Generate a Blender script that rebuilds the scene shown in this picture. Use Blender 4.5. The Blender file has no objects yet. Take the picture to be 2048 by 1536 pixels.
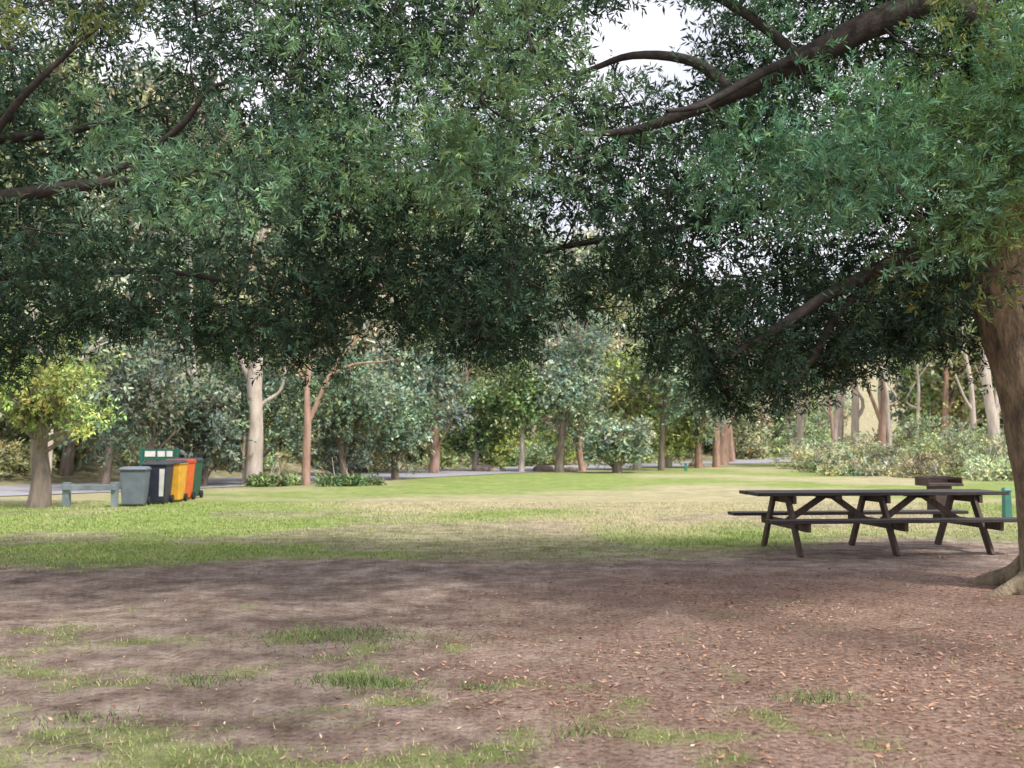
import bpy, math, numpy as np
from mathutils import Vector, Matrix
scene = bpy.context.scene
PI = math.pi

# ------------------------------------------------------------------ helpers
def link(o, parent=None):
    scene.collection.objects.link(o)
    if parent is not None:
        o.parent = parent
    return o

def empty(name, loc=(0, 0, 0), rz=0.0):
    e = bpy.data.objects.new(name, None)
    e.empty_display_size = 0.3
    e.location = loc
    e.rotation_euler = (0, 0, rz)
    return link(e)

def np_mesh(name, V, F, mat=None, col=None, smooth=False, attr='Col'):
    me = bpy.data.meshes.new(name)
    V = np.ascontiguousarray(V, dtype=np.float32); F = np.ascontiguousarray(F, dtype=np.int32)
    k = F.shape[1]
    me.vertices.add(len(V)); me.vertices.foreach_set('co', V.ravel())
    me.loops.add(F.size); me.loops.foreach_set('vertex_index', F.ravel())
    me.polygons.add(len(F))
    me.polygons.foreach_set('loop_start', np.arange(0, F.size, k, dtype=np.int32))
    me.polygons.foreach_set('loop_total', np.full(len(F), k, dtype=np.int32))
    if smooth:
        me.polygons.foreach_set('use_smooth', np.ones(len(F), dtype=bool))
    me.update(calc_edges=True)
    if col is not None:
        a = me.color_attributes.new(attr, 'FLOAT_COLOR', 'POINT')
        c = np.ones((len(V), 4), dtype=np.float32); c[:, :3] = col
        a.data.foreach_set('color', c.ravel())
    if mat: me.materials.append(mat)
    return me

def add(name, me, parent=None, loc=(0, 0, 0)):
    o = bpy.data.objects.new(name, me); o.location = loc
    return link(o, parent)

def nrm(a):
    return a / np.maximum(np.linalg.norm(a, axis=-1, keepdims=True), 1e-9)

_lat = {}
def vnoise(x, y, seed):
    if seed not in _lat:
        _lat[seed] = np.random.default_rng(seed).random((256, 256))
    L = _lat[seed]
    xi = np.floor(x).astype(int); yi = np.floor(y).astype(int)
    fx = x - xi; fy = y - yi
    fx = fx * fx * (3 - 2 * fx); fy = fy * fy * (3 - 2 * fy)
    a = L[xi % 256, yi % 256]; b = L[(xi + 1) % 256, yi % 256]
    c = L[xi % 256, (yi + 1) % 256]; d = L[(xi + 1) % 256, (yi + 1) % 256]
    return (a * (1 - fx) + b * fx) * (1 - fy) + (c * (1 - fx) + d * fx) * fy

def fbm(x, y, s, seed, o=4):
    r = 0; amp = 0.5; t = 0
    for i in range(o):
        r = r + amp * vnoise(x * s * 2 ** i + 31.7 * i, y * s * 2 ** i + 11.3 * i, seed + i)
        t += amp; amp *= 0.5
    return r / t

def sstep(a, b, x):
    t = np.clip((x - a) / (b - a), 0, 1)
    return t * t * (3 - 2 * t)

# ------------------------------------------------------------------ materials
def new_mat(name):
    m = bpy.data.materials.new(name); m.use_nodes = True
    nt = m.node_tree; nt.nodes.clear()
    out = nt.nodes.new('ShaderNodeOutputMaterial')
    return m, nt, out

def leaf_mat(name, trans=0.3, spec=0.35, rough=0.5):
    m, nt, out = new_mat(name)
    at = nt.nodes.new('ShaderNodeAttribute'); at.attribute_name = 'Col'
    L = nt.links.new
    if spec > 0:
        p = nt.nodes.new('ShaderNodeBsdfPrincipled')
        p.inputs['Roughness'].default_value = rough
        p.inputs['Specular IOR Level'].default_value = spec
        L(at.outputs['Color'], p.inputs['Base Color'])
    else:
        p = nt.nodes.new('ShaderNodeBsdfDiffuse'); L(at.outputs['Color'], p.inputs['Color'])
    if trans <= 0:
        L(p.outputs[0], out.inputs[0]); return m
    t = nt.nodes.new('ShaderNodeBsdfTranslucent')
    hs = nt.nodes.new('ShaderNodeMixRGB'); hs.blend_type = 'MULTIPLY'; hs.inputs[0].default_value = 1
    hs.inputs[2].default_value = (1.4, 1.4, 0.75, 1)
    mx = nt.nodes.new('ShaderNodeMixShader'); mx.inputs[0].default_value = trans
    L(at.outputs['Color'], hs.inputs[1])
    L(hs.outputs[0], t.inputs['Color'])
    L(p.outputs[0], mx.inputs[1]); L(t.outputs[0], mx.inputs[2]); L(mx.outputs[0], out.inputs[0])
    return m

def noise_mat(name, c1, c2, scale=8, stretch=(1, 1, 1), rough=0.8, bump=0.3, bscale=None, dist=0.02, c3=None):
    m, nt, out = new_mat(name)
    L = nt.links.new
    tc = nt.nodes.new('ShaderNodeTexCoord'); mp = nt.nodes.new('ShaderNodeMapping')
    mp.inputs['Scale'].default_value = stretch
    n = nt.nodes.new('ShaderNodeTexNoise'); n.inputs['Scale'].default_value = scale
    n.inputs['Detail'].default_value = 6; n.inputs['Roughness'].default_value = 0.65
    cr = nt.nodes.new('ShaderNodeValToRGB')
    cr.color_ramp.elements[0].position = 0.32; cr.color_ramp.elements[0].color = (*c1, 1)
    cr.color_ramp.elements[1].position = 0.68; cr.color_ramp.elements[1].color = (*c2, 1)
    if c3:
        e = cr.color_ramp.elements.new(0.5); e.color = (*c3, 1)
    p = nt.nodes.new('ShaderNodeBsdfPrincipled'); p.inputs['Roughness'].default_value = rough
    b = nt.nodes.new('ShaderNodeBump'); b.inputs['Strength'].default_value = bump; b.inputs['Distance'].default_value = dist
    n2 = nt.nodes.new('ShaderNodeTexNoise'); n2.inputs['Scale'].default_value = bscale or scale * 3
    n2.inputs['Detail'].default_value = 5
    L(tc.outputs['Object'], mp.inputs[0]); L(mp.outputs[0], n.inputs['Vector']); L(mp.outputs[0], n2.inputs['Vector'])
    L(n.outputs['Fac'], cr.inputs[0]); L(cr.outputs[0], p.inputs['Base Color'])
    L(n2.outputs['Fac'], b.inputs['Height']); L(b.outputs[0], p.inputs['Normal']); L(p.outputs[0], out.inputs[0])
    return m

M_leaf = leaf_mat('canopy_leaf', 0.2, 0.18, 0.55)
M_leaf_far = leaf_mat('distant_leaf', 0, 0)
M_grass = leaf_mat('grass_blade', 0, 0)
M_litter = leaf_mat('dry_leaf', 0, 0)
M_bark = noise_mat('bark_acacia', (0.10, 0.08, 0.055), (0.36, 0.29, 0.19), 3.5, (2.0, 2.0, 0.9), 0.9, 1.0, 11, 0.05, (0.22, 0.175, 0.115))
M_bark_dark = noise_mat('bark_limb', (0.022, 0.018, 0.018), (0.08, 0.064, 0.055), 10, (1, 1, 1), 0.9, 0.6)
M_bark_pale = noise_mat('bark_pale', (0.34, 0.27, 0.23), (0.68, 0.60, 0.53), 2.5, (2, 2, 0.5), 0.85, 0.5)
M_bark_red = noise_mat('bark_red', (0.26, 0.15, 0.11), (0.52, 0.35, 0.28), 3, (2, 2, 0.5), 0.85, 0.5)
M_bark_grey = noise_mat('bark_grey', (0.13, 0.10, 0.085), (0.32, 0.26, 0.21), 3, (2, 2, 0.5), 0.9, 0.6)
M_wood_dark = noise_mat('weathered_timber', (0.022, 0.018, 0.018), (0.06, 0.048, 0.044), 6, (0.6, 5, 5), 0.65, 0.4)
M_wood_brown = noise_mat('weathered_timber_brown', (0.045, 0.032, 0.026), (0.13, 0.09, 0.07), 6, (5, 5, 0.6), 0.7, 0.4)
M_rock = noise_mat('rock', (0.20, 0.15, 0.12), (0.42, 0.34, 0.29), 3, (1, 1, 1), 0.9, 0.6)

# ------------------------------------------------------------------ tubes
class Geo:
    def __init__(s): s.V = []; s.F = []; s.n = 0
    def tube(s, pts, rad, seg=8, jit=0.0, sub=3, seed=0):
        pts = np.array(pts, float); rad = np.array(rad, float)
        P = []; R = []
        n = len(pts)
        for i in range(n - 1):
            p0 = pts[max(i - 1, 0)]; p1 = pts[i]; p2 = pts[i + 1]; p3 = pts[min(i + 2, n - 1)]
            for k in range(sub):
                t = k / sub
                P.append(0.5 * ((2 * p1) + (-p0 + p2) * t + (2 * p0 - 5 * p1 + 4 * p2 - p3) * t * t + (-p0 + 3 * p1 - 3 * p2 + p3) * t ** 3))
                R.append(rad[i] * (1 - t) + rad[i + 1] * t)
        P.append(pts[-1]); R.append(rad[-1])
        P = np.array(P); R = np.array(R); m = len(P)
        T = nrm(np.gradient(P, axis=0))
        ref = np.array([0.13, 0.97, 0.2]) if abs(T[0][2]) > 0.7 else np.array([0.05, 0.1, 1.0])
        N = nrm(np.cross(T, ref)); B = np.cross(T, N)
        a = np.linspace(0, 2 * PI, seg, endpoint=False)
        r = R[:, None] * np.ones((1, seg))
        if jit:
            g = np.random.default_rng(seed + 5)
            base = g.normal(0, 1, seg) * 0.5
            w = g.normal(0, 1, (m, seg))
            w = (w + np.roll(w, 1, 0) + np.roll(w, -1, 0)) / 3
            r = r * (1 + jit * (base[None, :] + w))
        V = P[:, None, :] + r[:, :, None] * (np.cos(a)[None, :, None] * N[:, None, :] + np.sin(a)[None, :, None] * B[:, None, :])
        idx = np.arange(m * seg).reshape(m, seg) + s.n
        A = idx[:-1]; C = idx[1:]
        F = np.stack([A, np.roll(A, -1, 1), np.roll(C, -1, 1), C], -1).reshape(-1, 4)
        s.V.append(V.reshape(-1, 3)); s.F.append(F); s.n += m * seg
    def mesh(s, name, mat, smooth=True):
        return np_mesh(name, np.concatenate(s.V), np.concatenate(s.F), mat, None, smooth)

# ------------------------------------------------------------------ leaves
def leaf_cloud(C, R, S, M, L, W, tint, g, Ls=0.2, shell=0.45, droop=0.15, cvar=0.18, out=0.8):
    K = len(C)
    d = nrm(g.normal(size=(K, S, 3)))
    u = g.random((K, S, 1)) ** shell
    p = C[:, None] + d * R[:, None] * u
    ax = nrm(d * out + g.normal(size=(K, S, 3)) * 0.5 + np.array([0, 0, -droop]))
    t = np.linspace(0, 1, M)[None, None, :, None]
    q = p[:, :, None] + ax[:, :, None] * t * Ls
    rnd = g.normal(size=(K, S, M, 3))
    perp = nrm(rnd - np.sum(rnd * ax[:, :, None], -1, keepdims=True) * ax[:, :, None])
    ld = nrm(ax[:, :, None] * 0.65 + perp * 0.8)
    sd = nrm(np.cross(ld, g.normal(size=(K, S, M, 3))))
    sz = g.uniform(0.65, 1.2, (K, S, M, 1))
    l = L * sz; w = W * sz
    mid = q + ld * l * 0.45
    V = np.stack([q, mid + sd * w / 2, q + ld * l, mid - sd * w / 2], 3).reshape(-1, 3)
    c = tint[:, None, None, :] * (1 + cvar * g.normal(size=(K, S, 1, 1))) * (1 + 0.15 * g.normal(size=(K, S, M, 1)))
    # leaf colour is darker towards each clump centre, paler at its outside
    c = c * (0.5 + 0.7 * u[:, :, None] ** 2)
    yel = np.clip(g.normal(size=(K, S, 1, 1)) * 0.12, -0.1, 0.5)
    c = c * (1 + yel * np.array([1.4, 0.5, -0.6]))
    c = np.clip(c, 0.004, 0.9)
    c = np.repeat(c.reshape(-1, 3), 4, axis=0)
    return V, c

def leaf_mesh(name, parts, mat):
    V = np.concatenate([p[0] for p in parts]); c = np.concatenate([p[1] for p in parts])
    F = np.arange(len(V)).reshape(-1, 4)
    return np_mesh(name, V, F, mat, c)

# ------------------------------------------------------------------ terrain
RX = np.array([-120, -60, -30, -17, -9, 0, 10, 20, 30, 40, 55, 90, 150.])
RY = np.array([0, 10, 20, 27.5, 38.5, 54, 65, 78, 98, 128, 170, 230, 300.])
def road_y(x): return np.interp(x, RX, RY)
def height(x, y):
    d = y - road_y(x) - 5
    d = np.maximum(d, 0)
    slope = 0.36 + 0.12 * sstep(10, -30, x)
    h = slope * (np.sqrt(d * d + 144) - 12)
    h = 60 * np.tanh(h / 60)
    near = (fbm(x, y, .8, 81, 4) - .5) * .07 * sstep(12.2, 10.5, y) * sstep(2.0, 3.4, y)
    return h + near + np.where(d > 0, (fbm(x, y, 0.06, 3) - 0.5) * np.minimum(d * 0.12, 5), 0)

def masks(x, y):
    e = 12.3 + (fbm(x, y, 0.45, 11) - 0.5) * 2.6 + 2.2 * sstep(2.2, 5.5, x) - 0.6 * sstep(-1, -5, x)
    g = sstep(-0.8, 1.0, y - e)
    def blob(cx, cy, rx, ry, s=1.0):
        return s * np.exp(-(((x - cx) / rx) ** 2 + ((y - cy) / ry) ** 2))
    n = fbm(x, y, 3.0, 21, 5)
    b = (blob(-1.3, 7.35, 1.1, 0.6) + blob(-3.7, 7.6, 0.9, 0.7, .9) + blob(-2.7, 6.2, 1.2, 0.6, .85) + blob(-1.2, 6.2, 0.8, 0.5, .8)
         + blob(-1.9, 4.5, 2.1, 0.8, .9) + blob(-0.7, 5.3, 1.0, 0.5, .75) + blob(0.9, 5.1, 1.3, 0.4, .5)
         + blob(1.0, 4.2, 2.8, 0.45, .85) + blob(1.7, 5.8, 0.5, 0.3, .65) + blob(-6, 8, 1.5, 1.5) + blob(0, 2.6, 5, 1.5)
         + blob(2.5, 5.0, 1.0, .4, .6) + blob(.3, 6.0, .5, .3, .5))
    f = sstep(0.32, 1.28, b * 0.61 + (n - 0.5) * 2.6 + 0.075)
    f = f * sstep(10.0, 8.5, y) * 0.66
    g = np.maximum(g, f)
    worn = sstep(.52, .66, fbm(x, y, .4, 61)) * sstep(32, 16, y)
    g = np.where(y > e, g * (1 - .55 * worn), g)
    ff = sstep(3, 6, y - road_y(x)) + sstep(0, 4, x - (.33 * y + 2)) * sstep(34, 42, y)
    ff = np.clip(ff, 0, 1)
    g = g * (1 - ff * .55)
    dry = sstep(0.42, 0.62, fbm(x, y, 0.16, 31) + 0.25 * np.exp(-(((x - 2.5) / 6) ** 2 + ((y - 25) / 6) ** 2)) - 0.06) * sstep(13.5, 18, y) * (1 - ff) + ff * .2
    red = sstep(-1.6, 2.6, x + (fbm(x, y, .5, 41) - 0.5) * 3.5) * sstep(12.5, 9.5, y)
    return np.clip(g, 0, 1), dry, red

def axis(lo, hi, c0, c1, d0, g):
    a = list(np.arange(c0, c1, d0))
    s = d0
    while a[-1] < hi: s *= g; a.append(a[-1] + s)
    s = d0; b = [a[0]]
    while b[-1] > lo: s *= g; b.append(b[-1] - s)
    return np.array(b[1:][::-1] + a)
xs = axis(-500, 500, -9, 9, 0.07, 1.045); ys = axis(-200, 700, 3, 17, 0.06, 1.035)
X, Y = np.meshgrid(xs, ys, indexing='ij')
Z = height(X, Y)
g_, d_, r_ = masks(X, Y)
nx, ny = X.shape
idx = np.arange(nx * ny).reshape(nx, ny)
F = np.stack([idx[:-1, :-1], idx[1:, :-1], idx[1:, 1:], idx[:-1, 1:]], -1).reshape(-1, 4)

m, nt, out = new_mat('ground_soil_and_lawn')
L = nt.links.new
def nd(t, **k):
    n = nt.nodes.new(t)
    for a, b in k.items(): setattr(n, a, b)
    return n
def noise(scale, detail=5, rough=0.6):
    n = nd('ShaderNodeTexNoise'); n.inputs['Scale'].default_value = scale
    n.inputs['Detail'].default_value = detail; n.inputs['Roughness'].default_value = rough
    L(geo.outputs['Position'], n.inputs['Vector']); return n.outputs['Fac']
def ramp(src, stops):
    r = nd('ShaderNodeValToRGB'); e = r.color_ramp.elements
    e[0].position = stops[0][0]; e[0].color = (*stops[0][1], 1)
    e[1].position = stops[-1][0]; e[1].color = (*stops[-1][1], 1)
    for s in stops[1:-1]:
        k = e.new(s[0]); k.color = (*s[1], 1)
    L(src, r.inputs[0]); return r.outputs[0]
def mixc(f, a, b, mode='MIX'):
    x = nd('ShaderNodeMixRGB', blend_type=mode)
    for i, s in enumerate((f, a, b)):
        if isinstance(s, (int, float)): x.inputs[i].default_value = s
        elif isinstance(s, tuple): x.inputs[i].default_value = (*s, 1)
        else: L(s, x.inputs[i])
    return x.outputs[0]
def math_(op, a, b):
    x = nd('ShaderNodeMath', operation=op)
    for i, s in enumerate((a, b)):
        if isinstance(s, (int, float)): x.inputs[i].default_value = s
        else: L(s, x.inputs[i])
    return x.outputs[0]
geo = nd('ShaderNodeNewGeometry')
at = nd('ShaderNodeAttribute', attribute_name='Mask')
sep = nd('ShaderNodeSeparateColor'); L(at.outputs['Color'], sep.inputs[0])
nf = noise(26, 7, 0.75); nm = noise(3.2, 7, 0.7); nl = noise(0.9, 6, .65)
nff = noise(90, 3, 0.7)
soil = ramp(nm, [(0.34, (0.22, 0.165, 0.135)), (0.5, (0.39, 0.31, 0.265)), (0.64, (0.57, 0.48, 0.42))])
soil2 = ramp(nf, [(0.36, (0.42, 0.38, 0.36)), (0.5, (0.92, .90, .89)), (0.63, (1.22, 1.19, 1.16))])
soil = mixc(0.8, soil, soil2, 'MULTIPLY')
soil = mixc(0.9, soil, ramp(nl, [(.36, (.64, .60, .60)), (.6, (1.15, 1.14, 1.12))]), 'MULTIPLY')
redc = ramp(nf, [(0.38, (0.16, 0.085, 0.062)), (0.5, (0.39, 0.23, 0.17)), (0.60, (0.58, 0.40, 0.31))])
soil = mixc(math_('MULTIPLY', sep.outputs[2], 0.68), soil, redc)
gr = ramp(nm, [(0.3, (0.19, 0.275, 0.075)), (0.5, (0.30, 0.38, 0.12)), (0.72, (0.42, 0.46, 0.20))])
gr = mixc(0.7, gr, ramp(nff, [(0.35, (0.6, 0.63, 0.55)), (0.62, (1.15, 1.15, 1.1))]), 'MULTIPLY')
dry = ramp(nm, [(0.3, (0.42, 0.38, 0.22)), (0.7, (0.60, 0.50, 0.36))])
gr = mixc(math_('MULTIPLY', sep.outputs[1], 0.8), gr, dry)
gr = mixc(0.6, gr, ramp(nl, [(.38, (.68, .75, .66)), (.6, (1.15, 1.08, 1.1))]), 'MULTIPLY')
msk = math_('ADD', sep.outputs[0], math_('MULTIPLY', math_('SUBTRACT', nf, 0.5), 2.4))
msk = ramp(msk, [(0.2, (0, 0, 0)), (0.85, (1, 1, 1))])
col = mixc(msk, soil, gr)
p = nd('ShaderNodeBsdfPrincipled'); p.inputs['Roughness'].default_value = 0.95
p.inputs['Specular IOR Level'].default_value = 0.15
bp = nd('ShaderNodeBump'); bp.inputs['Strength'].default_value = 1.0; bp.inputs['Distance'].default_value = 0.08
L(math_('ADD', nm, math_('MULTIPLY', nf, 0.6)), bp.inputs['Height'])
L(col, p.inputs['Base Color']); L(bp.outputs[0], p.inputs['Normal']); L(p.outputs[0], out.inputs[0])
M_ground = m
me = np_mesh('ground', np.stack([X, Y, Z], -1).reshape(-1, 3), F, M_ground, np.stack([g_, d_, r_], -1).reshape(-1, 3), True, 'Mask')
add('ground', me)

# ------------------------------------------------------------------ road
M_road = noise_mat('asphalt_worn', (0.27, 0.265, 0.29), (0.38, 0.37, 0.40), 3, (1, 1, 1), 0.9, 0.2, 60, 0.005)
px = np.concatenate([np.linspace(-60, 60, 160)])
cy = road_y(px)
for _ in range(4): cy = np.convolve(np.pad(cy, 3, mode='reflect', reflect_type='odd'), np.ones(7) / 7, 'valid')
c = np.stack([px, cy], -1); T = nrm(np.gradient(c, axis=0)); Nn = np.stack([-T[:, 1], T[:, 0]], -1)
def strip(o1, o2, z):
    a = c + Nn * o1; b = c + Nn * o2
    V = np.concatenate([np.c_[a, np.full(len(a), z)], np.c_[b, np.full(len(b), z)]])
    n = len(c); i = np.arange(n - 1)
    return V, np.stack([i, i + 1, i + 1 + n, i + n], -1)
V, Fq = strip(-3.8, 2.8, 0.02)
add('road', np_mesh('road', V, Fq, M_road))

# ------------------------------------------------------------------ grass blades
def blades(name, n, x0, x1, y0, y1, h, w, dens, colf, seed, pw=1.5):
    g = np.random.default_rng(seed)
    x = g.uniform(x0, x1, n); y = y0 + (y1 - y0) * g.random(n) ** pw
    gm, dm, rm = masks(x, y)
    keep = (g.random(n) < dens(x, y, gm)) & (np.abs(x) < y * 0.62 + 1.5)
    x = x[keep]; y = y[keep]; dm = dm[keep]; k = len(x)
    a = g.uniform(0, 2 * PI, k); hh = h * g.uniform(0.4, 1.3, k); ww = w * g.uniform(.7, 1.3, k)
    lean = g.uniform(0.3, 1.3, k) * hh; b = a + g.normal(PI / 2, 0.6, k)
    z = height(x, y) - .002
    P0 = np.c_[x - np.cos(a) * ww, y - np.sin(a) * ww, z]; P1 = np.c_[x + np.cos(a) * ww, y + np.sin(a) * ww, z]
    P2 = np.c_[x + np.cos(b) * lean, y + np.sin(b) * lean, z + hh]
    V = np.stack([P0, P1, P2], 1).reshape(-1, 3)
    c = colf(x, y, dm, k, g)
    return np_mesh(name, V, np.arange(len(V)).reshape(-1, 3), M_grass, np.repeat(c, 3, 0))
def gcol(x, y, dm, k, g):
    c = np.array([0.27, 0.375, 0.10]) * (1 + 0.18 * g.normal(size=(k, 1)))
    d = np.array([0.54, 0.48, 0.29]) * (1 + 0.15 * g.normal(size=(k, 1)))
    f = np.clip(dm[:, None] * 0.8 + (g.random((k, 1)) < 0.15) * 0.6 + (fbm(x, y, 1.1, 71)[:, None] > .56) * .3, 0, 1)
    return np.clip(c * (1 - f) + d * f, 0.01, 1)
def gcol2(x, y, dm, k, g):
    c = np.array([0.25, 0.31, 0.11]) * (1 + 0.22 * g.normal(size=(k, 1)))
    d = np.array([0.50, 0.42, 0.29]) * (1 + 0.15 * g.normal(size=(k, 1)))
    f = (g.random((k, 1)) < 0.33) * 0.8
    return np.clip(c * (1 - f) + d * f, 0.01, 1)
lawn = empty('grass')
add('lawn_blades', blades('lawn_blades', 240000, -15, 15, 11, 24, 0.035, 0.007, lambda x, y, g: g ** 1.5 * 0.8, gcol, 3), lawn)
add('tufts', blades('tufts', 200000, -5.5, 5.5, 3.2, 9.5, 0.027, 0.0026, lambda x, y, g: g ** 1.3, gcol2, 4, 1.2), lawn)
g = np.random.default_rng(9)
tp = []
for (tx, ty, n, r, h) in [(-0.95, 6.05, 500, 0.18, 0.055), (-0.7, 6.0, 250, 0.14, .045), (1.72, 5.6, 200, 0.14, 0.05), (-1.2, 7.3, 600, 0.5, .05), (-.2, 5.9, 100, .1, .05), (-1.9, 6.1, 200, .25, .045), (-1.3, 7.45, 300, .3, .05), (-2.2, 5.2, 150, .2, .045), (.35, 5.0, 120, .14, .04)]:
    a = g.uniform(0, 2 * PI, n); rr = r * np.sqrt(g.random(n)) * g.uniform(.3, 1.4, n)
    x = tx + np.cos(a) * rr * 1.7; y = ty + np.sin(a) * rr; z = height(x, y) - .002
    hh = h * g.uniform(.4, 1.3, n); b = g.uniform(0, 2 * PI, n)
    V = np.stack([np.c_[x - .003, y, z], np.c_[x + .003, y + .001, z], np.c_[x + np.cos(b) * hh * .8, y + np.sin(b) * hh * .8, z + hh]], 1).reshape(-1, 3)
    cc = np.clip(np.array([0.15, 0.20, 0.08]) * (1 + .25 * g.normal(size=(n, 1))), 0.01, 1)
    tp.append((V, np.repeat(cc, 3, 0)))
V = np.concatenate([t[0] for t in tp])
add('dark_tufts', np_mesh('dark_tufts', V, np.arange(len(V)).reshape(-1, 3), M_grass, np.concatenate([t[1] for t in tp])), lawn)

# ------------------------------------------------------------------ leaf litter
g = np.random.default_rng(12); n = 75000
x = g.uniform(-7, 7.5, n); y = g.uniform(3.2, 13.5, n)
gm, dm, rm = masks(x, y)
drift = sstep(.42, .62, fbm(x, y, 1.2, 91))
k = (g.random(n) < (0.10 + 0.9 * rm) * (.3 + .7 * drift) * (1 - 0.7 * gm)) & (np.abs(x) < y * 0.6 + 1.5); x = x[k]; y = y[k]; rm = rm[k]; n = len(x)
a = g.uniform(0, 2 * PI, n); l = g.uniform(0.008, 0.026, n); w = l * g.uniform(.15, .4, n)
ld = np.c_[np.cos(a), np.sin(a), g.normal(0, .25, n)]; sd = np.c_[-np.sin(a), np.cos(a), g.normal(0, .35, n)]
c0 = np.c_[x, y, height(x, y) + g.uniform(.006, .014, n)]
V = np.stack([c0 - ld * l[:, None], c0 + sd * w[:, None], c0 + ld * l[:, None], c0 - sd * w[:, None]], 1).reshape(-1, 3)
pal = np.array([[.44, .25, .17], [.33, .18, .125], [.52, .35, .26], [.56, .43, .34], [.22, .14, .11], [.62, .53, .46], [.46, .29, .20]])
cc = pal[g.choice(7, n, p=[.28, .2, .18, .05, .18, .005, .105])] * g.uniform(.8, 1.2, (n, 1))
add('leaf_litter', np_mesh('leaf_litter', V, np.arange(len(V)).reshape(-1, 4), M_litter, np.repeat(cc, 4, 0)))
tw = Geo()
for i in range(110):
    x0 = g.uniform(-4.5, 6); y0 = g.uniform(4.3, 12); a0 = g.uniform(0, 2 * PI); l0 = g.uniform(.05, .24)
    d = np.array([math.cos(a0), math.sin(a0), 0]); z0 = float(height(np.array([x0]), np.array([y0]))[0])
    p0 = np.array([x0, y0, z0 + .012]); q = p0 + d * l0 * .5 + np.array([g.normal(0, .02), g.normal(0, .02), .008]); r = p0 + d * l0
    tw.tube([p0, q, r], [.005, .004, .002], 5, 0, 2)
add('fallen_twigs', tw.mesh('fallen_twigs', M_bark_grey))

# ------------------------------------------------------------------ foreground acacia (right)
t1 = empty('acacia_tree', (0, 0, 0))
G = Geo()
G.tube([(5.28, 9.62, -.1), (5.24, 9.6, .25), (5.16, 9.6, 1.0), (5.02, 9.6, 1.9), (4.86, 9.6, 2.6), (4.79, 9.6, 3.05), (4.83, 9.6, 3.6), (4.75, 9.6, 4.4), (4.6, 9.5, 5.4), (4.3, 9.3, 6.6), (4.1, 9.2, 8)],
       [.36, .29, .25, .24, .26, .30, .26, .22, .2, .15, .05], 24, .045, 7, 1)
G.tube([(5.62, 9.75, -.1), (5.58, 9.75, .3), (5.5, 9.75, 1.2), (5.36, 9.75, 2.2), (5.27, 9.75, 3.2), (5.35, 9.8, 4.2), (5.6, 10, 5.4), (5.9, 10.3, 6.8), (6.1, 10.5, 8.2)],
       [.48, .38, .33, .31, .3, .27, .22, .16, .05], 24, .05, 7, 2)
for (dx, dy, l) in [(-.75, -.25, 1), (-.5, -.7, 1), (.1, -.85, 1), (.9, -.4, 1), (-.6, .5, 1)]:
    b0 = np.array([5.42, 9.68, 0])
    G.tube([b0 + np.array([dx * .25, dy * .25, .42]), b0 + np.array([dx * .55, dy * .55, .13]), b0 + np.array([dx, dy, .02]), b0 + np.array([dx * 1.4, dy * 1.35, -.08])], [.15, .14, .08, .03], 10, .05, 4, int(dx * 9 + 9))
add('trunk', G.mesh('trunk', M_bark), t1)

limbs1 = [
    ([(4.7, 9.5, 5.0), (4.1, 9.0, 5.55), (3.3, 8.7, 5.25), (2.62, 8.6, 4.86), (1.9, 8.6, 4.52), (1.15, 8.6, 4.24), (.6, 8.5, 4.15)], [.18, .16, .14, .12, .075, .04, .02]),
    ([(1.98, 8.6, 4.55), (1.65, 8.7, 4.88), (1.1, 8.8, 4.98), (.6, 8.9, 4.85), (-.2, 8.8, 4.7)], [.06, .05, .035, .025, .012]),
    ([(2.6, 8.6, 4.85), (2.1, 8.8, 5.4), (1.3, 9.0, 5.9), (.3, 9.2, 6.2)], [.06, .045, .035, .02]),
    ([(2.9, 8.6, 5.0), (2.2, 8.3, 4.65), (1.6, 8.0, 4.25), (1.25, 7.8, 4.12)], [.05, .04, .03, .015]),
    ([(4.75, 9.6, 3.4), (4.1, 9.4, 3.35), (3.05, 9.1, 2.88), (2.40, 9.0, 2.47), (2.0, 9.0, 2.25)], [.10, .085, .06, .045, .02]),
    ([(3.6, 9.3, 3.12), (3.1, 9.2, 2.7), (2.85, 9.2, 2.3), (2.65, 9.2, 2.0)], [.05, .045, .035, .015]),
    ([(4.8, 9.6, 4.3), (3.6, 9.9, 4.2), (2.2, 10.3, 3.8), (.9, 10.4, 3.6), (-.5, 10.2, 3.3), (-1.8, 9.9, 3.1)], [.12, .09, .05, .035, .025, .015]),
    ([(4.6, 9.5, 5.4), (3.0, 8.5, 6.3), (1.0, 7.8, 6.6), (-1.2, 7.2, 6.5), (-2.8, 6.6, 6.1)], [.16, .13, .1, .06, .02]),
    ([(5.3, 9.8, 4.2), (5.2, 8.4, 4.6), (4.6, 7.2, 4.6), (4.0, 6.2, 4.4)], [.10, .07, .04, .02]),
    ([(4.3, 9.3, 6.6), (3.2, 6.5, 7.2), (2.4, 3.6, 7.1), (1.8, 1.0, 6.6)], [.10, .07, .05, .02]),
    ([(5.3, 9.8, 4.0), (6.4, 9.6, 4.9), (7.8, 9.4, 5.4)], [.14, .1, .03]),
]
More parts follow.
